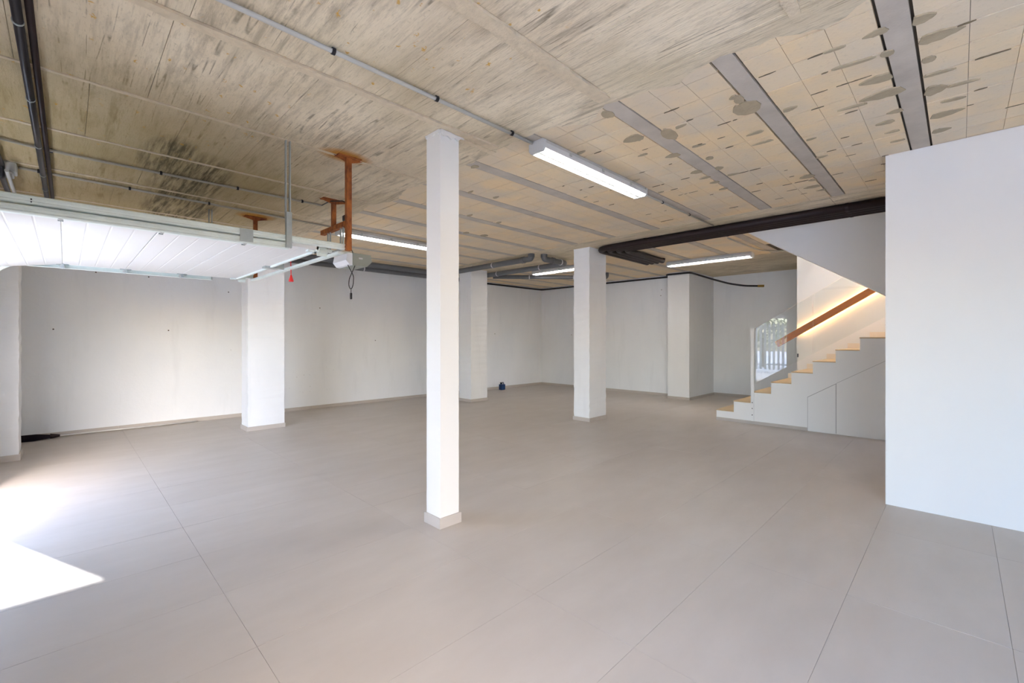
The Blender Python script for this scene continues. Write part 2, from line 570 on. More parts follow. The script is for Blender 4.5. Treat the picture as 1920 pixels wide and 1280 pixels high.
def baseboard(name, label, axis, a, b, face, sgn, hgt=0.062, step=1.19):
    root = thing(name, label, 'baseboard', (a if axis == 'x' else face, face if axis == 'x' else a, 0))
    root['kind'] = 'structure'
    t = a
    while t < b - 0.01:
        e = min(t + step, b)
        lo, hi = sorted((face, face + sgn * 0.012))
        if axis == 'x':
            bxo('skirting_tile', M['skirting'], root, t + .001, e - .001, lo, hi, 0, hgt)
        else:
            bxo('skirting_tile', M['skirting'], root, lo, hi, t + .001, e - .001, 0, hgt)
        t = e
baseboard('baseboard_left', 'beige tile skirting along the long left wall', 'x', XF, XB - .012, YL, -1)
baseboard('baseboard_back', 'beige tile skirting along the back wall', 'y', 4.84, YL, XB, -1)
baseboard('baseboard_recess', 'beige tile skirting below the recessed wall behind the stairs', 'y', 1.98, 4.298, XR, -1)

# formwork tie holes on the left and back walls
def tie_holes(parent, pts, axis):
    for p in pts:
        bm = bmesh.new()
        d = Vector((0, -1, 0)) if axis == 'y' else Vector((-1, 0, 0))
        tube(bm, [Vector(p) + d * .003, Vector(p) - d * .005], 0.010, 8)
        obj('tie_hole', bm, M['dark_joint'], parent)
tie_holes(wall_left, [(1.18, YL, 1.52), (0.32, YL, 2.37), (0.93, YL, 2.36), (8.36, YL, 1.52), (2.02, YL, 2.2), (3.6, YL, 2.0), (4.8, YL, 1.35), (-.12, YL, 1.52)], 'y')
tie_holes(wall_back, [(XB, 5.15, 2.58), (XB, 5.17, 2.44), (XB, 7.9, 1.5)], 'x')

# ------------------------------------------------------------------ setting: ceiling
bm = bmesh.new()
HZ = H + 0.022
for b in ((XF - .23, 7.9, YN, YL + .1), (7.9, 8.9, 1.95, YL + .1), (8.9, XR + .2, YN, YL + .1)):
    box(bm, *b, HZ, H + .25)
ceiling = tag(obj('ceiling', bm, M['dark_joint']), 'raw concrete and clay block ceiling with stains and pipes', 'ceiling', kind='structure')

YGAP = {1.61: .046, 2.63: .033, 3.68: .017, 4.70: .017, 5.80: .019, 6.9: .019}
def panel(x0, x1, y0, y1, z=None, mat='concrete', name='formwork_panel', gap=0.0012):
    z = H + random.uniform(-.0015, .0015) if z is None else z
    return bxo(name, M[mat], ceiling, x0 + gap, x1 - gap, y0 + YGAP.get(y0, gap), y1 - YGAP.get(y1, gap), z, HZ + .005)

XC = 2.44        # where the clay blocks begin
rows = [-3.0, -1.55, -.5, .55, 1.61, 2.63, 3.68, 4.70, 5.80, 6.9, 8.0, YL]
joints = {3: [-.2, .45, .95, 1.9], 4: [-.1, .42, 1.37, 1.87], 5: [-.2, .37, 1.06, 1.75], 6: [.105, .60, 1.07, 1.6], 7: [-.1, .5, .92, 1.5, 1.98],
          8: [-.15, .35, .85, 1.4, 1.9], 9: [.1, .7, 1.3, 1.8]}
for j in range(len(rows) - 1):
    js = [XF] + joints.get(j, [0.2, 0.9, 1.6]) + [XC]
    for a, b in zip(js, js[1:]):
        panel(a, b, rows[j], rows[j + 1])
# fins of grout left proud along the long formwork joints
def fin(pts_y, wd, x0, x1, z=0.006, seedv=0):
    rnd = random.Random(seedv)
    bm = bmesh.new()
    n = int((x1 - x0) / .06)
    L, R = [], []
    for i in range(n + 1):
        x = x0 + (x1 - x0) * i / n
        a = pts_y - wd / 2 + rnd.uniform(-.007, .007)
        b = pts_y + wd / 2 + rnd.uniform(-.007, .007)
        L.append((x, a))
        R.append((x, b))
    prism(bm, L + R[::-1], 'z', H - z, HZ + .004)
    return obj('grout_fin', bm, M['fin'], ceiling)
fin(1.61, .085, XF, XC, .013, 1)
fin(2.63, .06, XF, XC, .012, 2)
fin(3.68, .03, XF, XC, .005, 3)
fin(4.70, .03, XF, XC, .005, 4)
fin(5.80, .035, XF, XC, .005, 5)
fin(6.90, .035, XF, XC, .005, 6)
fin(2.72, .05, 2.1, 2.5, .007, 8)
fin(0.55, .05, 1.5, XC, .008, 7)

# concrete edge that ran over the first blocks: a thin ragged spill
rnd = random.Random(11)
ctrl = [(-1.6, 2.62), (-.4, 2.6), (.02, 2.56), (.28, 2.56), (.45, 2.66), (.6, 2.58), (.83, 2.53), (1.0, 2.52), (1.2, 2.60), (1.45, 2.54), (1.65, 2.5), (1.87, 2.66), (2.05, 2.5), (2.25, 2.47),
        (2.6, 2.48), (2.75, 2.5), (3.0, 2.50), (3.3, 2.47), (3.62, 2.55), (4.0, 2.46), (4.4, 2.6), (4.8, 2.47), (5.4, 2.55), (6.0, 2.48), (7, 2.5), (8, 2.48), (YL, 2.5)]
edge = []
y = -1.6
while y < YL:
    for (a, xa), (b, xb) in zip(ctrl, ctrl[1:]):
        if a <= y <= b:
            edge.append((xa + (xb - xa) * (y - a) / (b - a) + rnd.uniform(-.014, .014), y))
            break
    y += .045
bm = bmesh.new()
prism(bm, [(2.40, YL)] + [(2.40, -1.6)] + edge, 'z', H - .004, H + .004)
obj('concrete_overspill', bm, M['concrete'], ceiling)

# ribs (precast joists) and clay blocks between them
XE = 5.86        # first zone of blocks ends at the cross beam
block_cache = {}
BX, BY = 0.22, 0.57
rb = random.Random(77)
def block_mesh(sx, var=0):
    k = (round(sx, 3), var)
    if k not in block_cache:
        bm = bmesh.new()
        g = .0026
        th = BY / 3
        for i in range(3):
            y0, y1 = i * th + (.001 if i else g), (i + 1) * th - (.001 if i < 2 else g)
            box(bm, g, sx - g - (rb.choice((.004, .007, .010)) if rb.random() < .22 else 0), y0, y1, 0, .02)
        block_cache[k] = mesh_of(bm, 'ceiling_block', M['block'])
    return block_cache[k]
rnd = random.Random(5)
nblk = 0
for k in range(-2, 13):
    y0 = 0.285 + .7 * k
    for r in range(16):
        x = XC + BX * r
        sx = min(BX, XE - x)
        if sx < .03:
            continue
        o = bpy.data.objects.new('ceiling_block', block_mesh(sx, rnd.randrange(12) if sx > .2 else 0))
        o.location = (x, y0, H + rnd.uniform(-.0012, .0022))
        o.parent = ceiling
        C.objects.link(o)
        nblk += 1
for k in range(-1, 13):
    yc = .220 + .7 * k
    wd = .130
    gap = 0.022 if k <= 1 else (.014 if k <= 3 else .009)
    bxo('rib', M['rib'], ceiling, XC, XE, yc - wd / 2 + gap * .5, yc + wd / 2 - gap * .5, H - .001, HZ + .005)
# cross beam between the two zones
bxo('cross_beam_soffit', M['concrete'], ceiling, XE + .004, 6.95, YN, 1.0, H - .001, HZ + .005)
bxo('cross_beam_soffit', M['concrete'], ceiling, XE + .004, 6.95, 1.004, 5.0, H - .001, HZ + .005)
bxo('cross_beam_soffit', M['concrete'], ceiling, XE + .004, 6.95, 5.004, YL, H - .001, HZ + .005)
# the far zone behind the beam, too far to tell single blocks apart
bm = bmesh.new()
for k in range(-1, 13):
    y0 = 0.285 + .7 * k
    for r in range(20):
        x = 6.96 + BX * r
        if x > 7.85 and y0 < 1.9 or x + BX > XR:
            continue
        z = H + rnd.uniform(-.0012, .0022)
        box(bm, x + .002, x + BX - .002, y0 + .004, y0 + BY - .004, z, z + .018)
obj('far_ceiling_blocks', bm, M['block'], ceiling)['kind'] = 'stuff'
for k in range(2, 13):
    yc = .220 + .7 * k
    bxo('rib', M['rib'], ceiling, 6.96, XR, yc - .058, yc + .058, H - .001, HZ + .005)
bxo('edge_beam_soffit', M['concrete'], ceiling, 8.95, XR, 1.98, 4.31, H - .006, HZ)

# mortar that leaked through the block joints
def spill(x, y, wx, ly, rot, tail, seedv):
    """flat blob; tail +1/-1: a drop whose point runs away from the rib along Y, 0: rounded patch"""
    r = random.Random(seedv)
    n = 11
    up, dn = [], []
    for i in range(n):
        t = i / (n - 1)
        if tail:
            wd = wx * 1.75 * (t + .03) ** .45 * (1 - t) ** .85
            a = -.28 + 1.75 * t
        else:
            wd = wx * math.sqrt(max(0, 1 - (2 * t - 1) ** 2)) ** .85
            a = 2 * t - 1
        jx = 1 + r.uniform(-.13, .13)
        up.append((wd * jx, a * ly))
        dn.append((-wd * (1 + r.uniform(-.13, .13)), a * ly))
    sg = tail if tail else 1
    pts = []
    for px, py in up + dn[::-1][1:-1]:
        py *= sg
        c, q = math.cos(rot), math.sin(rot)
        pts.append((x + px * c - py * q, y + px * q + py * c))
    bm = bmesh.new()
    prism(bm, pts, 'z', H - r.uniform(.005, .009), H + .002)
    obj('mortar_spill', bm, M['spill'], ceiling)
sp = [(2.873, .285, .035, .06, 1), (3.40, .32, .06, .09, 1), (3.63, .29, .07, .13, 1), (3.12, .275, .03, .03, 0), (2.88, .47, .012, .05, 0), (3.10, .42, .014, .10, 0), (4.11, .36, .035, .06, 1),
      (4.33, .345, .02, .05, 1), (4.55, .33, .02, .05, 1), (3.96, .30, .035, .05, 1), (3.68, .47, .015, .09, 1),
      (2.90, .12, .05, .05, -1), (3.12, .095, .06, .10, -1), (3.35, .12, .03, .03, 0), (3.55, .10, .02, .08, -1), (3.78, .11, .08, .06, -1), (3.80, -.0, .018, .08, -1), (4.02, .03, .02, .06, 0), (4.24, .09, .06, .10, -1), (4.55, .1, .05, .06, -1),
      (3.05, 1.0, .05, .03, 0), (3.20, 1.0, .09, .085, 0), (3.42, .80, .03, .05, -1), (3.63, 1.06, .03, .07, 1), (3.85, 1.06, .025, .09, 1), (3.0, 1.02, .03, .03, 1), (4.05, .80, .02, .04, -1), (4.95, 1.0, .06, .07, 1), (5.33, 1.03, .05, .08, 1), (5.1, 1.0, .03, .04, 1), (5.5, 1.0, .03, .05, 1), (4.5, .82, .03, .05, -1),
      (3.08, 1.74, .07, .09, 1), (3.20, 1.54, .10, .05, 0), (3.14, 1.42, .02, .05, -1), (3.60, 1.68, .05, .07, 1), (3.55, 1.47, .02, .06, -1), (3.86, 1.50, .03, .03, 0), (4.15, 1.52, .05, .04, -1), (4.10, 1.70, .05, .06, 1), (4.3, 1.70, .03, .06, 1), (4.5, 1.69, .04, .05, 1), (4.4, 1.5, .03, .06, -1), (4.75, 1.70, .03, .05, 1), (3.4, 1.86, .02, .05, 1),
      (2.62, 1.70, .05, .04, 0), (3.0, 2.2, .02, .05, -1), (3.9, 2.21, .02, .05, -1), (4.4, 2.2, .02, .04, -1), (2.58, 3.05, .04, .05, 1), (3.0, 3.62, .02, .06, -1), (3.3, 3.55, .025, .05, -1), (3.55, 4.3, .03, .06, -1), (4.05, 4.3, .03, .06, -1), (2.85, 3.9, .02, .05, 0), (4.4, 5.0, .05, .06, 0), (4.1, 5.05, .04, .05, 0)]
for i, (x, y, lx, ly, tl) in enumerate(sp):
    spill(x, y + (.03 if tl < 0 else -.02 * tl), lx, ly, random.uniform(-.15, .15), tl, 100 + i)

rnd = random.Random(31)
for i in range(90):                      # open, partly filled block joints read as short dark dashes
    k, r_ = rnd.randrange(-1, 4), rnd.randrange(1, 15)
    x, y = XC + BX * r_, .285 + .7 * k + rnd.uniform(.05, .52)
    if x < 2.75 or (k < 0 and x > 4.8):
        continue
    ly, wx = rnd.uniform(.012, .05), rnd.uniform(.003, .006)
    bm = bmesh.new()
    prism(bm, [(x - wx * .3, y - ly), (x + wx * rnd.uniform(.6, 1), y - ly * .3), (x + wx * .4, y + ly), (x - wx, y + ly * .2)], 'z', H - .0035, H + .002)
    obj('open_joint', bm, M['joint_fill'], ceiling)

# ------------------------------------------------------------------ columns
def column(name, label, x0, x1, y0, y1, z1, mat, jitter=0.003, skh=0.062, seedv=1, sk=True):
    r = random.Random(seedv)
    root = thing(name, label, 'column', ((x0 + x1) / 2, (y0 + y1) / 2, 0))
    bm = bmesh.new()
    n = 44
    rings = []
    for i in range(n + 1):
        z = z1 * i / n
        rings.append([bm.verts.new((x + r.uniform(-jitter, jitter), y + r.uniform(-jitter, jitter), z)) for x, y in ((x0, y0), (x1, y0), (x1, y1), (x0, y1))])
    for a, b in zip(rings, rings[1:]):
        for k in range(4):
            bm.faces.new((a[k], a[(k + 1) % 4], b[(k + 1) % 4], b[k]))
    bm.faces.new(rings[0][::-1])
    bm.faces.new(rings[-1])
    obj('shaft', bm, mat, root)
    if sk:
        t = 0.014
        for b in ((x0 - t, x1 + t, y0 - t, y0), (x0 - t, x1 + t, y1, y1 + t), (x0 - t, x0, y0, y1), (x1, x1 + t, y0, y1)):
            bxo('skirting_tile', M['skirting'], root, *b, 0, skh)
    return root
post = column('square_post', 'slim square white post with tile skirting, nearest in the middle of the room', 1.935, 2.105, 2.68, 2.855, H - .004, M['warm_plaster'], .0006, .075, 21)
bm = bmesh.new()      # ragged plaster collar at the post's head
prism(bm, [(1.937, H - .038), (1.936, H - .005), (2.132, H - .005), (2.152, H - .018), (2.118, H - .022), (2.09, H - .05), (2.06, H - .036), (2.03, H - .056), (1.99, H - .040), (1.96, H - .05)], 'y', 2.668, 2.681)
prism(bm, [(2.682, H - .03), (2.684, H - .005), (2.86, H - .005), (2.85, H - .03), (2.82, H - .018), (2.78, H - .036), (2.74, H - .022), (2.71, H - .04)], 'x', 1.924, 1.9355)
obj('plaster_collar', bm, M['warm_plaster'], post)
column('concrete_column', 'thick white concrete column left of the garage door opener', 1.93, 2.44, 7.53, 7.86, H - .004, M['column'], .004, .062, 22)
column('concrete_column', 'white concrete column just behind the slim post, left of the blue canister', 6.26, 6.73, 7.54, 7.95, H - .004, M['column'], .003, .062, 23)
column('concrete_column', 'white concrete column in front of the dark pipe bend', 6.17, 6.66, 4.36, 4.68, H - .004, M['column'], .004, .062, 24)
column('concrete_column', 'white concrete column cut off by the left edge of the picture', XF + .022, -.375, 7.58, 8.0, H - .004, M['column'], .004, .07, 25)

# ------------------------------------------------------------------ stairs
RUN, RISE, Y0S = 0.2795, 0.1755, 2.95
NS = 11
stairs = thing('staircase', 'white closed-side staircase with oak treads rising behind the right wall', 'staircase', (7.9, Y0S, 0))
prof = [(Y0S, 0)]
for k in range(1, NS + 1):
    prof += [(Y0S - RUN * (k - 1), RISE * k - .014), (Y0S - RUN * k, RISE * k - .014)]
prof += [(Y0S - RUN * NS, 0)]
bm = bmesh.new()
def stair_top(Yv):
    return RISE * max(1, math.ceil((Y0S - Yv) / RUN + 1e-6))
# body is built back from the face so that the cupboard front can sit in it
prism(bm, prof, 'x', 7.90, 8.885)
obj('stair_body', bm, M['plaster'], stairs)
for k in range(1, NS + 1):
    bxo('tread', M['tread'], stairs, 7.899, 8.885, Y0S - RUN * k, Y0S - RUN * (k - 1) + .004, RISE * k - .014, RISE * k)
    ya, yb = Y0S - RUN * k, Y0S - RUN * (k - 1)
    if k >= 4:
        bxo('stepped_skirting', M['stair_skirting'], stairs, 8.886, 8.898, ya - .0, yb, RISE * k, RISE * k + .085)
bxo('skirting_tile', M['skirting'], stairs, 7.888, 7.90, 2.3, 2.953, 0, .05)
bxo('skirting_tile', M['skirting'], stairs, 7.888, 7.90, 1.625, 2.298, 0, .05)
# fixed cupboard panel with sloping top, and the cupboard door beside it
bm = bmesh.new()
prism(bm, [(1.615, .004), (1.615, .505), (1.272, .725), (1.272, .004)], 'x', 7.892, 7.901)
obj('fixed_panel', bm, M['plaster'], stairs)
bm = bmesh.new()
prism(bm, [(1.262, .012), (1.262, .738), (.45, 1.245), (.45, .012)], 'x', 7.892, 7.901)
d1 = tag(obj('door_1', bm, M['plaster']), 'white cupboard door with sloping top under the stairs', 'door', kind='structure')
bm = bmesh.new()   # dark joint lines round panel and door
prism(bm, [(1.621, 0), (1.621, .511), (1.266, .738), (1.262, .744), (.45, 1.251), (.45, 1.245), (1.262, .738), (1.262, .012), (1.272, .012), (1.272, .725), (1.615, .505), (1.615, 0)], 'x', 7.896, 7.9012)
obj('joint', bm, simple('grey_joint', (0.46, 0.45, 0.45), 0.8), stairs)
# upper flight seen from below: flush white side and soffit
bm = bmesh.new()
prism(bm, [(2.17, H - .002), (0.25, H - .002 - 1.92 * .655), (0.25, H - .002)], 'x', 6.93, 7.86)
tag(obj('upper_stair_flight', bm, M['plaster']), 'white underside of the upper flight sloping down from the ceiling below the brown pipes', 'staircase')
# stairwell shaft above the lower flight
bm = bmesh.new()
box(bm, 7.8, 7.9, YN, 1.95, H + .25, 4.6)
box(bm, 7.8, 9.0, 1.95, 2.05, H + .25, 4.6)
box(bm, 7.8, 9.02, YN, 2.05, 4.6, 4.7)
tag(obj('wall_stairwell', bm, M['plaster']), 'white stairwell walls above the lower flight', 'wall', kind='structure')
ld = bpy.data.lights.new('shaft_fill_lamp', 'AREA')  # unseen lamp added in the capped shaft to light the stairs from above
ld.energy = 9
ld.size = 0.6
ld.color = (1, .95, .9)
lo = bpy.data.objects.new('shaft_fill_lamp', ld)
lo.location = (8.4, 0.6, 4.55)
C.objects.link(lo)

# glass balustrade on the open side
bal = thing('glass_balustrade', 'clear glass stair balustrade with slim white end post', 'balustrade', (7.9, 2.38, 0))
bpost = bxo('post', M['plaster'], bal, 7.878, 7.90, 2.357, 2.402, .052, 1.555)
for z in (.15, .255, .35):
    bm = bmesh.new()
    tube(bm, [(7.880, 2.38, z), (7.874, 2.38, z)], .008, 8)
    obj('bolt', bm, M['black'], bpost)
def gl(ya, yb):
    bm = bmesh.new()
    s = .625
    zb = lambda yv: .66 + (2.36 - yv) * s
    zt = lambda yv: 1.545 + (2.36 - yv) * s
    prism(bm, [(ya, zb(ya)), (ya, zt(ya)), (yb, zt(yb)), (yb, zb(yb))], 'x', 7.925, 7.935)
    obj('glass_panel', bm, M['glass'], bal)
gl(2.356, 1.565)
gl(1.555, .5)

# wooden handrail with warm led strip behind it
hr = thing('handrail', 'reddish brown wooden handrail with warm light strip on the stair wall', 'handrail', (8.83, 1.9, 1.5))
hd = Vector((0, -1, .648)).normalized()
pa, pb = Vector((8.83, 2.275, 1.285)), Vector((8.83, .55, 1.285 + 1.725 * .648))
L = (pb - pa).length
bm = bmesh.new()
obox(bm, (pa + pb) / 2, hd, (1, 0, 0), hd.cross(Vector((1, 0, 0))), L, .035, .105)
bevel(bm, .004)
hrail = obj('rail', bm, M['rail_wood'], hr)
qa = pa + hd * .40
bm = bmesh.new()
obox(bm, (qa + pb) / 2 + Vector((.024, 0, 0)), hd, (1, 0, 0), hd.cross(Vector((1, 0, 0))), (pb - qa).length, .008, .045)
obj('light_strip', bm, M['led'], hrail)
for f in (.3, .65, .95):
    p = pa + (pb - pa) * f
    tbo('bracket', M['strap'], hr, [p + Vector((.015, 0, -.03)), p + Vector((.07, 0, -.03))], .008, 8)
bxo('wall_switch', M['black'], None, 8.885, 8.90, 1.955, 1.975, 1.07, 1.13)
tag(bpy.data.objects['wall_switch'], 'small black latch at the edge of the stair wall', 'latch')

# ------------------------------------------------------------------ fluorescent lights
def batten(label, x0, x1, y0, y1, lit=True, group='fluorescent ceiling lights'):
    """twin tube batten between two corners; long axis along the longer side"""
    cx, cy = (x0 + x1) / 2, (y0 + y1) / 2
    along_x = (x1 - x0) > (y1 - y0)
    L = (x1 - x0) if along_x else (y1 - y0)
    root = thing('fluorescent_light', label, 'ceiling light', (cx, cy, H - .002), group)
    def P(a, b, z):                 # along, across, height
        return (cx + a, cy + b, z) if along_x else (cx - b, cy + a, z)
    def prism_along(pts, a0, a1):
        bm = bmesh.new()
        A = [bm.verts.new(P(a0, p[0], p[1])) for p in pts]
        B = [bm.verts.new(P(a1, p[0], p[1])) for p in pts]
        n = len(pts)
        bm.faces.new(A)
        bm.faces.new(B[::-1])
        for i in range(n):
            bm.faces.new((A[i], B[i], B[(i + 1) % n], A[(i + 1) % n]))
        return bm
    zt = H - .004
    h = L / 2
    hous = obj('housing', prism_along([(-.055, zt), (.055, zt), (.078, zt - .04), (.078, zt - .05), (-.078, zt - .05), (-.078, zt - .04)], -h, h), M['housing'], root)
    for q in (-1, 1):
        obj('side_skirt', prism_along([(q * .076, zt - .0505), (q * .079, zt - .0505), (q * .079, zt - .082), (q * .076, zt - .082)], -h + .013, h - .013), M['housing'], root)
    obj('reflector', prism_along([(-.07, zt - .0505), (.07, zt - .0505), (.03, zt - .057), (-.03, zt - .057)], -h + .04, h - .04), M['reflector'], root)
    for s in (-1, 1):
        bm = bmesh.new()
        tube(bm, [P(-h + .05, s * .036, zt - .078), P(h - .05, s * .036, zt - .078)], .013, 10)
        obj('tube', bm, M['tube'] if lit else M['tube_off'], root)
        obj('end_cap', prism_along([(-.079, zt - .02), (.079, zt - .02), (.079, zt - .075), (.06, zt - .098), (-.06, zt - .098), (-.079, zt - .075)], s * h - .012, s * h + .012), M['housing'], hous)
        # clips down each side
        for f in (-.6, 0, .6):
            bm = bmesh.new()
            obox(bm, P(f * h, s * .081, zt - .05), ((1, 0, 0) if along_x else (0, 1, 0)), ((0, 1, 0) if along_x else (1, 0, 0)), (0, 0, 1), .03, .006, .026)
            obj('clip', bm, M['strap'], hous)
    obj('spine', prism_along([(-.003, zt - .057), (.003, zt - .057), (.003, zt - .093), (.014, zt - .094), (.014, zt - .097), (-.014, zt - .097), (-.014, zt - .094), (-.003, zt - .093)], -h + .02, h - .02), M['housing'], root)
    pts = [(-.075, zt - .083), (-.055, zt - .1), (.055, zt - .1), (.075, zt - .083)]
    bm = bmesh.new()
    A = [bm.verts.new(P(-h + .012, p[0], p[1])) for p in pts]
    B = [bm.verts.new(P(h - .012, p[0], p[1])) for p in pts]
    for i in range(len(pts) - 1):
        bm.faces.new((A[i], B[i], B[i + 1], A[i + 1]))
    obj('clear_cover', bm, M['cover'], root)
    return root
batten('lit twin tube fluorescent light right of the slim white post, nearest of the lights', 2.57, 4.13, 2.22, 2.378)
batten('lit twin tube fluorescent light behind the rusty hanger post', 2.66, 4.20, 5.98, 6.138)
batten('lit fluorescent light half hidden by the column beside the grey pipes', 7.42, 7.578, 5.25, 6.80)
batten('lit fluorescent light between the brown pipe bend and the stairs', 8.46, 8.618, 2.58, 4.12)

lb = thing('ceiling_box', 'grey rectangular ceiling box at the left edge above the garage rail', 'ceiling box', (-.45, 5.9, H - .002))
bxo('housing', M['housing'], lb, XF + .002, -.30, 5.80, 5.95, H - .09, H - .004, bev=.008)
bxo('cover', M['reflector'], lb, XF + .002, -.32, 5.79, 5.96, H - .115, H - .091, bev=.006)

# ------------------------------------------------------------------ conduits and cables on the ceiling
def conduit(name, label, pts, r, mat, clips, rr=.15, clipmat='black', cat='conduit'):
    root = thing(name, label, cat, pts[0])
    tbo('pipe', M[mat], root, pts, r, 10, rr)
    for c, ax in clips:
        bm = bmesh.new()
        ring(bm, c, ax, r * .95, r * 1.45, .018)
        x, y, z = c
        box(bm, x - .006, x + .006, y - .006, y + .006, z + r, H)
        obj('clip', bm, M[clipmat], root)
    return root
zc = H - .018
conduit('conduit', 'pale grey conduit across the ceiling to the nearest fluorescent light', [(XF + .01, 2.335, zc), (2.56, 2.345, zc)], .0125, 'pvc_light',
        [((x, 2.338, zc), (1, 0, 0)) for x in (.35, 1.0, 1.66, 2.33)])
conduit('conduit', 'thin grey cable running on from the nearest light to the brown pipes', [(4.15, 2.34, zc), (6.15, 2.34, zc)], .010, 'pvc_dim',
        [((x, 2.34, zc), (1, 0, 0)) for x in (4.7, 5.4)])
conduit('conduit', 'thin weathered conduit curving in from the left to the opener', [(-.60, 4.98, zc), (-.33, 5.16, zc), (.1, 5.19, zc), (2.06, 5.13, zc)], .011, 'pvc_dim',
        [((x, y, zc), (1, 0, 0)) for x, y in ((-.08, 5.19), (.62, 5.175), (1.23, 5.155), (1.85, 5.137))])
conduit('conduit', 'thin weathered conduit from the ceiling box to the far left light', [(-.295, 5.9, zc), (2.64, 6.03, zc)], .011, 'pvc_dim',
        [((x, 5.91 + .04 * x, zc), (1, 0, 0)) for x in (-.17, .46, 1.14, 2.0)])
pp = thing('pipe', 'glossy black pipe crossing the ceiling at far left, beside the added dark strip', 'pipe', (-.15, 1.2, H - .05))
tbo('tube', M['black'], pp, [(-.165, 1.2, H - .056), (-.125, YL - .01, H - .056)], .019, 12)
for yv in (3.1, 4.05, 5.0, 5.85, 6.4):
    bm = bmesh.new()
    ring(bm, (-.157 + .005 * (yv - 3), yv, H - .056), (0, 1, 0), .018, .022, .012)
    box(bm, -.163 + .005 * (yv - 3), -.151 + .005 * (yv - 3), yv - .006, yv + .006, H - .036, H)
    obj('clamp', bm, M['strap'], pp)
tag(tbo('pipe', M['brown'], None, [(-.120, 2.2, H - .030), (-.085, YL - .01, H - .030)], .015, 10), 'thin dark strip standing in for shadow and dirt beside the black pipe at far left', 'pipe')  # dark strip modelled as a tube for the shadow and dirt on the ceiling
tag(tbo('pipe', M['black'], None, [(-.41, 3.2, H - .05), (-.385, 5.78, H - .05), (-.385, 5.79, H - .14), (-.385, 7.5, H - .14)], .02, 10, .05), 'black pipe at the left edge dipping under the ceiling box', 'pipe')
tag(tbo('conduit', M['pvc_light'], None, [(-.345, 5.6, H - .135), (-.345, 6.75, H - .135)], .014, 8), 'short pale conduit under the ceiling box at the left edge', 'conduit')

# black cable round the top of the walls with a loose dangling end
cb = thing('cable', 'black cable along the top of the back walls with a loose brass tipped end', 'cable', (6.4, YL - .02, H - .04))
tbo('sheath', M['black'], cb, [(5.0, YL - .025, H - .045), (XB - .03, YL - .025, H - .045), (XB - .03, 4.88, H - .045), (9.915, 4.86, H - .045), (9.915, 4.285, H - .045), (10.30, 4.27, H - .06),
     (10.42, 3.95, H - .19), (10.52, 3.65, H - .30), (10.60, 3.36, H - .365), (10.66, 3.10, H - .385)], .021, 8, .10)
tbo('cable_tip', M['brass'], cb, [(10.66, 3.11, H - .385), (10.685, 2.99, H - .39)], .026, 8)
tag(tbo('cable', M['pvc_dim'], None, [(7.02, 2.47, H - .018), (8.35, 2.44, H - .018), (8.6, 2.33, H - .018), (8.8, 2.12, H - .018)], .012, 8, .2), 'thin grey cable curving across the ceiling to the stair wall', 'cable')

# ------------------------------------------------------------------ grey drain pipes
RP, ZP = .052, H - .088
def drain(label, pts, clamps, sockets, r=RP, rr=.13):
    root = thing('drain_pipe', label, 'pipe', pts[0], None)
    tbo('pipe', M['pvc_grey'], root, pts, r, 16, rr)
    for c, ax in clamps:
        bm = bmesh.new()
        ring(bm, c, ax, r * .98, r * 1.1, .022, 16)
        obj('pipe_clamp', bm, M['reflector'], root)
    for c, ax in sockets:
        bm = bmesh.new()
        ring(bm, c, ax, r * .98, r * 1.16, .07, 16)
        obj('socket', bm, M['pvc_grey'], root)
    return root
drain('grey drain pipe along the left wall turning up into the ceiling, left of the pair', [(1.0, 8.14, ZP), (5.96, 8.14, ZP), (5.96, 5.48, ZP), (5.96, 5.48, H - .003)],
      [((3.87, 8.14, ZP), (1, 0, 0)), ((2.2, 8.14, ZP), (1, 0, 0)), ((5.96, 6.50, ZP), (0, 1, 0))], [((5.96, 5.68, ZP), (0, 1, 0)), ((5.96, 5.48, H - .03), (0, 0, 1))])
drain('grey drain pipe close to the left wall with a return bend, right of the pair', [(.9, 8.70, ZP), (6.81, 8.70, ZP), (6.81, 5.34, ZP), (6.15, 5.34, ZP), (6.15, 5.34, H - .003)],
      [((4.35, 8.70, ZP), (1, 0, 0)), ((6.81, 7.28, ZP), (0, 1, 0)), ((6.81, 6.02, ZP), (0, 1, 0)), ((6.62, 5.34, ZP), (1, 0, 0))], [((6.40, 5.34, ZP), (1, 0, 0)), ((6.15, 5.34, H - .03), (0, 0, 1))])
drain('grey drain pipe slanting across to the far column below the lights', [(7.02, 7.66, ZP - .01), (8.55, 6.15, ZP - .02), (8.9, 5.80, ZP - .02), (8.9, 5.80, H - .003)],
      [((7.62, 7.07, ZP - .0139), (1, -1, 0)), ((8.35, 6.35, ZP - .0187), (1, -1, 0))], [], .046)

# ------------------------------------------------------------------ brown flexible pipes
for i in range(4):
    x = 6.25 + .103 * i
    yb = 4.27 - .105 * i
    z = H - .052
    lab = ['dark brown flexible pipe, outermost of the four that bend by the column', 'dark brown flexible pipe, second from the outside of the bend',
           'dark brown flexible pipe, third from the outside of the bend', 'dark brown flexible pipe, innermost of the bend with the tightest corner'][i]
    root = thing('flexible_pipe', lab, 'pipe', (x, -.7, z), 'brown flexible pipes under the ceiling')
    tbo('pipe', M['brown'], root, [(x, -.8, z), (x, yb, z), (7.95, yb + .05, z), (8.06, yb + .053, z), (8.06, yb + .053, H - .003)], .047, 14, .22)
    for yv in (.9, 2.3, 3.4):
        bm = bmesh.new()
        ring(bm, (x, yv, z), (0, 1, 0), .046, .0505, .03, 14)
        obj('coupling', bm, M['brown'], root)

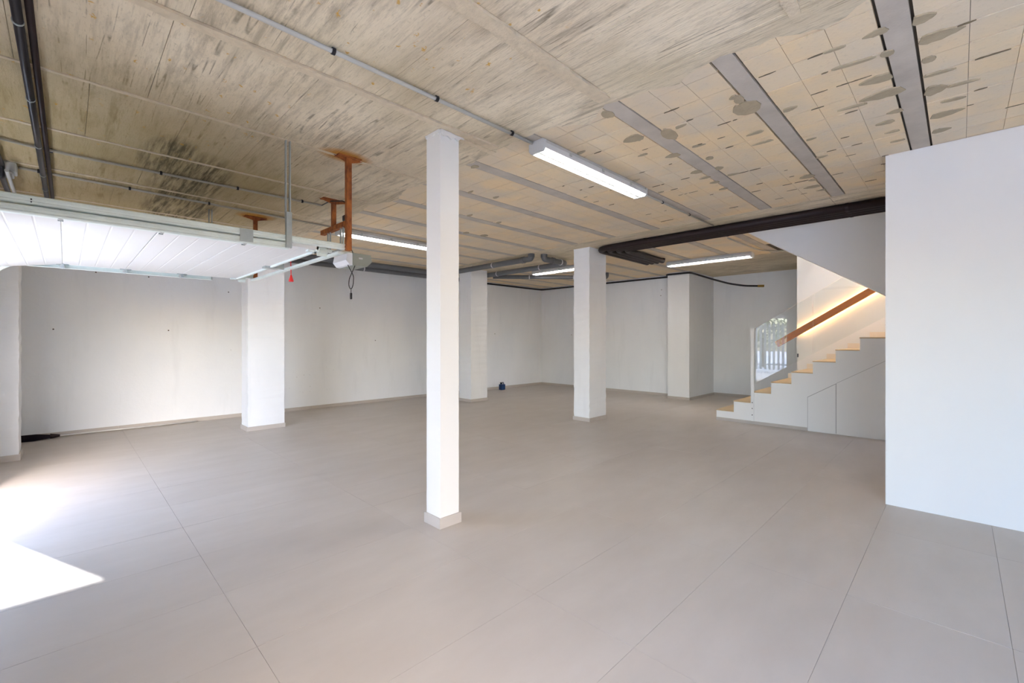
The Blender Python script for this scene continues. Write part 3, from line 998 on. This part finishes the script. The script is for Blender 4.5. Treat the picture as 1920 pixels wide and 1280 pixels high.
# ------------------------------------------------------------------ garage door, tracks, opener
YN1, YN2 = 3.68, 6.29
door = thing('garage_door', 'white sectional garage door raised under the ceiling at left', 'garage door', (.5, 5.0, 2.12))
secs = [(.932, 1.47), (.450, .928), (-.018, .446)]
def section(x0, x1, zb, tilt=0.0):
    bm = bmesh.new()
    n = 4
    pts = [(x0, zb + .04), (x0, zb + .004), (x0 + .004, zb)]
    for i in range(1, n):
        xx = x0 + (x1 - x0) * i / n
        pts += [(xx - .007, zb), (xx - .001, zb + .0016), (xx + .001, zb + .0016), (xx + .007, zb)]
    pts += [(x1 - .004, zb), (x1, zb + .004), (x1, zb + .04)]
    prism(bm, pts, 'y', YN1 + .04, YN2 - .05)
    if tilt:
        bmesh.ops.rotate(bm, verts=bm.verts, cent=(x1, 0, zb + .02), matrix=Matrix.Rotation(tilt, 3, 'Y'))
    return obj('door_section', bm, M['panel'], door)
for x0, x1 in secs:
    section(x0, x1, 2.115)
section(-.490, -.022, 2.115, -math.radians(9))
for x in (-.02, .448, .93):
    for yv, sgn in ((YN1 + .085, 1), (YN2 - .085, -1)):
        bm = bmesh.new()
        box(bm, x - .045, x + .045, yv - .02, yv + .02, 2.108, 2.1145)
        box(bm, x - .012, x + .012, yv - .024, yv - .018, 2.075, 2.112)
        hg = obj('hinge', bm, M['strap'], door)
        bm = bmesh.new()
        tube(bm, [(x, yv, 2.095), (x, yv - sgn * .07, 2.095)], .006, 8)
        tube(bm, [(x, yv - sgn * .052, 2.095), (x, yv - sgn * .075, 2.095)], .02, 10)
        obj('roller', bm, M['pvc_light'], hg)
bxo('top_rail', M['steel'], door, 1.455, 1.478, YN1 + .04, YN2 - .05, 2.10, 2.165)
for yv in (YN1 + .10, YN2 - .10):
    bm = bmesh.new()
    box(bm, 1.40, 1.56, yv - .025, yv + .025, 2.100, 2.1145)
    box(bm, 1.48, 1.56, yv - .004, yv + .004, 2.075, 2.15)
    obj('top_bracket', bm, M['steel'], door)
bm = bmesh.new()
box(bm, 1.41, 1.55, 4.90, 5.0, 2.098, 2.1145)
box(bm, 1.48, 1.60, 4.94, 4.965, 2.10, 2.19)
obj('opener_bracket', bm, M['strap'], door)

def track(label, yv, sgn, group='horizontal garage door tracks'):
    root = thing('door_track', label, 'door track', (.5, yv, 2.13), group)
    def chan(z0, z1, x0, x1, name):
        zm, t, f = (z0 + z1) / 2, .003, .038
        lip = .010
        pts = [(yv, z0), (yv + sgn * f, z0), (yv + sgn * f, z0 + lip), (yv + sgn * (f - t), z0 + lip), (yv + sgn * (f - t), z0 + t), (yv + sgn * t, z0 + t),
               (yv + sgn * t, z0 + .012), (yv - sgn * .006, z0 + .016), (yv - sgn * .006, z1 - .016), (yv + sgn * t, z1 - .012), (yv + sgn * t, z1 - t), (yv + sgn * (f - t), z1 - t), (yv + sgn * (f - t), z1 - lip), (yv + sgn * f, z1 - lip), (yv + sgn * f, z1), (yv, z1)]
        # closed outer skin with a slim ridge: web, flanges
        pts = [(yv, z0), (yv + sgn * f, z0), (yv + sgn * f, z0 + t), (yv + sgn * t, z0 + t), (yv + sgn * t, z1 - t), (yv + sgn * f, z1 - t), (yv + sgn * f, z1), (yv, z1),
               (yv - sgn * .007, z1 - .006), (yv - sgn * .007, z1 - .012), (yv, z1 - .018), (yv, z0 + .018), (yv - sgn * .007, z0 + .012), (yv - sgn * .007, z0 + .006)]
        bm = bmesh.new()
        prism(bm, pts, 'x', x0, x1)
        obj(name, bm, M['steel'], root)
    chan(2.139, 2.187, -.26, 1.672, 'upper_channel')
    chan(2.080, 2.129, -.26, 1.225, 'lower_channel')
    bm = bmesh.new()      # splice plate
    box(bm, .89, .975, yv - sgn * .013 - .0025, yv - sgn * .013 + .0025, 2.09, 2.182)
    obj('splice_plate', bm, M['strap'], root)
    for z in (2.165, 2.150):
        bm = bmesh.new()
        tube(bm, [(-.135, yv - sgn * .002, z), (-.135, yv - sgn * .0072, z)], .004, 8)
        obj('bolt', bm, M['black'], root)
    # curve and vertical run beside the opening
    arc = [(-.26, 2.108)] + [(-.26 - .26 * math.sin(a), 2.108 - .30 * (1 - math.cos(a))) for a in [math.radians(q) for q in range(10, 91, 10)]] + [(-.52, .02)]
    bm = bmesh.new()
    tube(bm, [(x, yv + sgn * .018, z) for x, z in arc], .022, 6)
    obj('vertical_track', bm, M['steel'], root)
    # perforated hanger near the rear
    for dx in (-.015, .015):
        bm = bmesh.new()
        box(bm, 1.218 + dx - .004, 1.218 + dx + .004, yv - .012, yv + .012, 2.32, H - .003)
        obj('hanger_strap', bm, M['strap'], root)
    bm = bmesh.new()
    box(bm, 1.198, 1.238, yv - sgn * .03 - .004, yv - sgn * .03 + .004, 2.085, 2.36)
    box(bm, 1.198, 1.201, yv - sgn * .03, yv - sgn * .002, 2.085, 2.36)
    box(bm, 1.235, 1.238, yv - sgn * .03, yv - sgn * .002, 2.085, 2.36)
    obj('hanger_bracket', bm, M['strap'], root)
    return root
track('near galvanised double track of the raised garage door, with splice plate', YN1, 1)
track('far galvanised track of the raised garage door, next to the left wall', YN2, -1)
tag(bxo('cross_bar', M['steel'], None, 1.632, 1.672, YN1 + .04, YN2 - .04, 2.104, 2.126), 'galvanised flat bar joining the rear ends of the garage tracks', 'cross bar')

def rusty_post(label, x, y, z0, plate=.17):
    root = thing('hanger_post', label, 'hanger post', (x, y, H), 'rusty steel hanger posts')
    bxo('post', M['rust'], root, x - .021, x + .021, y - .021, y + .021, z0, H - .008)
    bm = bmesh.new()
    box(bm, x - plate * .5, x + plate * .5, y - .045, y + .045, H - .010, H - .002)
    # triangular gussets
    for s in (-1, 1):
        prism(bm, [(x + s * .02, H - .01), (x + s * plate * .62, H - .01), (x + s * .02, H - .045)], 'y', y - .004, y + .004)
    obj('plate', bm, M['rust'], root)
    return root
rusty_post('long rusty steel post hanging to the near garage track', 1.694, 3.66, 2.13, .20)
rusty_post('rusty steel post holding the far garage track', 1.695, 6.285, 2.14, .24)
rp = rusty_post('short rusty post with a cross arm above the garage door opener', 2.10, 4.90, 2.625, .26)
bxo('cross_arm', M['rust'], rp, 2.075, 2.125, 4.58, 5.20, 2.575, 2.625)

op = thing('door_opener', 'grey garage door opener with white lamp hanging below the ceiling', 'garage opener', (2.3, 4.92, 2.26))
bm = bmesh.new()
prism(bm, [(2.25, 2.335), (2.46, 2.335), (2.48, 2.26), (2.42, 2.20), (2.25, 2.20)], 'y', 4.75, 5.10)
obody = obj('body', bm, M['opener_body'], op)
bm = bmesh.new()
prism(bm, [(2.249, 2.33), (2.19, 2.325), (2.175, 2.25), (2.215, 2.205), (2.249, 2.20)], 'y', 4.755, 5.095)
obj('lamp_cover', bm, M['opener_lamp'], obody)
bxo('sticker', M['reflector'], obody, 2.32, 2.365, 4.747, 4.749, 2.275, 2.292)
bm = bmesh.new()
box(bm, -.58, 2.40, 4.905, 4.945, 2.338, 2.366)
obj('drive_rail', bm, M['steel'], op)
for yv in (4.66, 4.72, 4.99, 5.05):
    bxo('strap', M['strap'], op, 2.094, 2.106, yv - .009, yv + .009, 2.34, 2.575)
bxo('strap_bar', M['strap'], op, 2.085, 2.115, 4.63, 5.08, 2.338, 2.352)
bxo('power_socket', M['black'], op, 2.075, 2.125, 4.565, 4.63, 2.63, 2.69, bev=.006)
tbo('power_cable', M['black'], op, [(2.1, 4.60, 2.69), (2.13, 4.56, 2.78), (2.08, 4.60, 2.84), (2.06, 4.9, H - .02), (2.06, 5.12, H - .02)], .006, 6, .05)
tbo('power_cable', M['black'], op, [(2.1, 4.59, 2.63), (2.13, 4.60, 2.5), (2.2, 4.72, 2.4), (2.28, 4.8, 2.336)], .005, 6, .05)
tbo('control_cable', M['black'], op, [(2.215, 4.80, 2.205), (2.275, 4.78, 2.08), (2.268, 4.78, 1.98), (2.247, 4.79, 1.925), (2.225, 4.80, 1.975), (2.232, 4.80, 2.05), (2.285, 4.77, 2.20)], .0048, 6, .03)
bm = bmesh.new()
box(bm, 2.236, 2.258, 4.775, 4.80, 1.825, 1.895)
bevel(bm, .007, 2)
obj('remote', bm, M['black'], op)
tbo('control_cable', M['black'], op, [(2.247, 4.788, 1.93), (2.247, 4.788, 1.89)], .004, 6)
pc = thing('release_cord', 'red emergency pull cord with red handle under the garage door', 'pull cord', (1.66, 4.93, 2.2))
tbo('cord', M['red'], pc, [(1.655, 4.925, 2.34), (1.665, 4.93, 2.04)], .0045, 6)
bm = bmesh.new()
tube(bm, [(1.665, 4.93, 2.05), (1.665, 4.93, 2.035), (1.665, 4.93, 1.985), (1.665, 4.93, 1.98)], [.007, .011, .025, .021], 12)
obj('handle', bm, M['red'], pc)

# ------------------------------------------------------------------ loose things on the floor
br = thing('broom', 'broom with black bristles lying along the foot of the left wall', 'broom', (-.1, 8.93, 0))
bm = bmesh.new()
r = random.Random(3)
for i in range(260):
    u, v = r.uniform(-1, 1), r.uniform(-1, 1)
    a = Vector((-.115, 8.935 + u * .016, .03 + v * .014))
    b = Vector((-.46 + r.uniform(-.02, .02), 8.905 + u * .095, .040 + v * .034))
    d = Vector((0, .0022, 0)); e = Vector((0, 0, .0022))
    va = [bm.verts.new(a - d), bm.verts.new(a + d), bm.verts.new(a + e)]
    mid = (a + b) / 2 + Vector((0, u * .035, v * .008))
    vm = [bm.verts.new(mid - d * 1.8), bm.verts.new(mid + d * 1.8), bm.verts.new(mid + e * 1.8)]
    vb = [bm.verts.new(b - d), bm.verts.new(b + d), bm.verts.new(b + e)]
    for A, B in ((va, vm), (vm, vb)):
        for k in range(3):
            bm.faces.new((A[k], A[(k + 1) % 3], B[(k + 1) % 3], B[k]))
bb = obj('bristles', bm, M['bristle'], br)
bb['kind'] = 'stuff'
bm = bmesh.new()
tube(bm, [(-.15, 8.93, .032), (-.10, 8.935, .030), (-.055, 8.938, .028)], [.036, .026, .016], 10)
obj('ferrule', bm, M['brown'], br)
tbo('handle', M['pole'], br, [(-.06, 8.938, .027), (1.55, 9.0, .0125)], .0115, 8)

cn = thing('canister', 'small dark blue plastic canister on the floor by the left wall', 'canister', (8.38, 8.78, 0))
bm = bmesh.new()
box(bm, 8.31, 8.45, 8.72, 8.84, 0.002, .155)
bevel(bm, .014, 2)
obj('body', bm, M['blue'], cn)
tbo('neck', M['blue'], cn, [(8.345, 8.78, .15), (8.345, 8.78, .18)], .028, 12)
tbo('cap', M['black'], cn, [(8.345, 8.78, .178), (8.345, 8.78, .205)], .031, 12)
tbo('handle', M['blue'], cn, [(8.37, 8.78, .17), (8.385, 8.78, .198), (8.43, 8.78, .198), (8.44, 8.78, .15)], .011, 8, .015)

# ------------------------------------------------------------------ outside, seen only in the glass of the balustrade
g = bxo('ground', M['paving'], None, -40, XF - .235, -25, 40, -.3, -.03)
tag(g, 'pale sunlit paving outside the garage', 'ground', kind='structure')
cp = bxo('sun_blocker', M['facade'], None, -5.0, XF - .235, 2.95, 6.73, 2.72, 2.92)  # slab added out of view to trim the sun patch and block high sky
tag(cp, 'white slab added outside to shape the sun patch and cut skylight', 'sun_blocker')
fen = thing('fence', 'grey vertical slat fence across the paving outside', 'fence', (-5.6, 5, 0))
for z in (.25, 1.85):
    bxo('rail', M['slat'], fen, -5.66, -5.63, -1.0, 10.0, z, z + .06)
yv = -.95
while yv < 9.95:
    bxo('slat', M['slat'], fen, -5.63, -5.60, yv, yv + .085, .06, 2.05)
    yv += .172
for yv in (-.98, 2.7, 6.4, 10.0):
    bxo('fence_post', M['slat'], fen, -5.72, -5.66, yv - .03, yv + .03, -.03, 2.1)
pw = thing('garden_pillar', 'peach rendered pillar behind the slat fence', 'pillar', (-6.6, 4.75, 0))
bxo('shaft', M['peach'], pw, -6.9, -6.3, 4.35, 5.15, -.03, 2.15)
bxo('cap', M['facade'], pw, -6.95, -6.25, 4.3, 5.2, 2.151, 2.22)
def bush(label, x, y, hgt, rad, seedv):
    r = random.Random(seedv)
    root = thing('tree', label, 'tree', (x, y, 0), 'trees outside behind the fence')
    tbo('trunk', M['bark'], root, [(x, y, -.05), (x + .1, y, hgt * .5)], [.09, .05], 8)
    bm = bmesh.new()
    for i in range(900):
        th, ph, q = r.uniform(0, 2 * math.pi), r.uniform(-1, 1), r.random() ** .4
        s = math.sqrt(1 - ph * ph)
        c = Vector((x + math.cos(th) * s * rad * q, y + math.sin(th) * s * rad * q, hgt * .62 + ph * hgt * .42 * q))
        u = Vector((r.uniform(-1, 1), r.uniform(-1, 1), r.uniform(-1, 1))).normalized()
        v = u.orthogonal().normalized()
        a, b = .10, .05
        bm.faces.new([bm.verts.new(c + u * a), bm.verts.new(c + v * b), bm.verts.new(c - u * a), bm.verts.new(c - v * b)])
    f = obj('foliage', bm, M['leaf'], root)
    f['kind'] = 'stuff'
for i, (x, y, hh, rr) in enumerate([(-9, 7.0, 3.4, 1.4), (-9.6, 10.1, 3.0, 1.3), (-9.3, 3.0, 3.2, 1.3), (-9.1, .6, 2.8, 1.2)]):
    bush(['bushy green tree left of the peach pillar, nearer one', 'bushy green tree farthest left behind the fence', 'bushy green tree right of the peach pillar', 'low green tree farthest right behind the fence'][i], x, y, hh, rr, 40 + i)
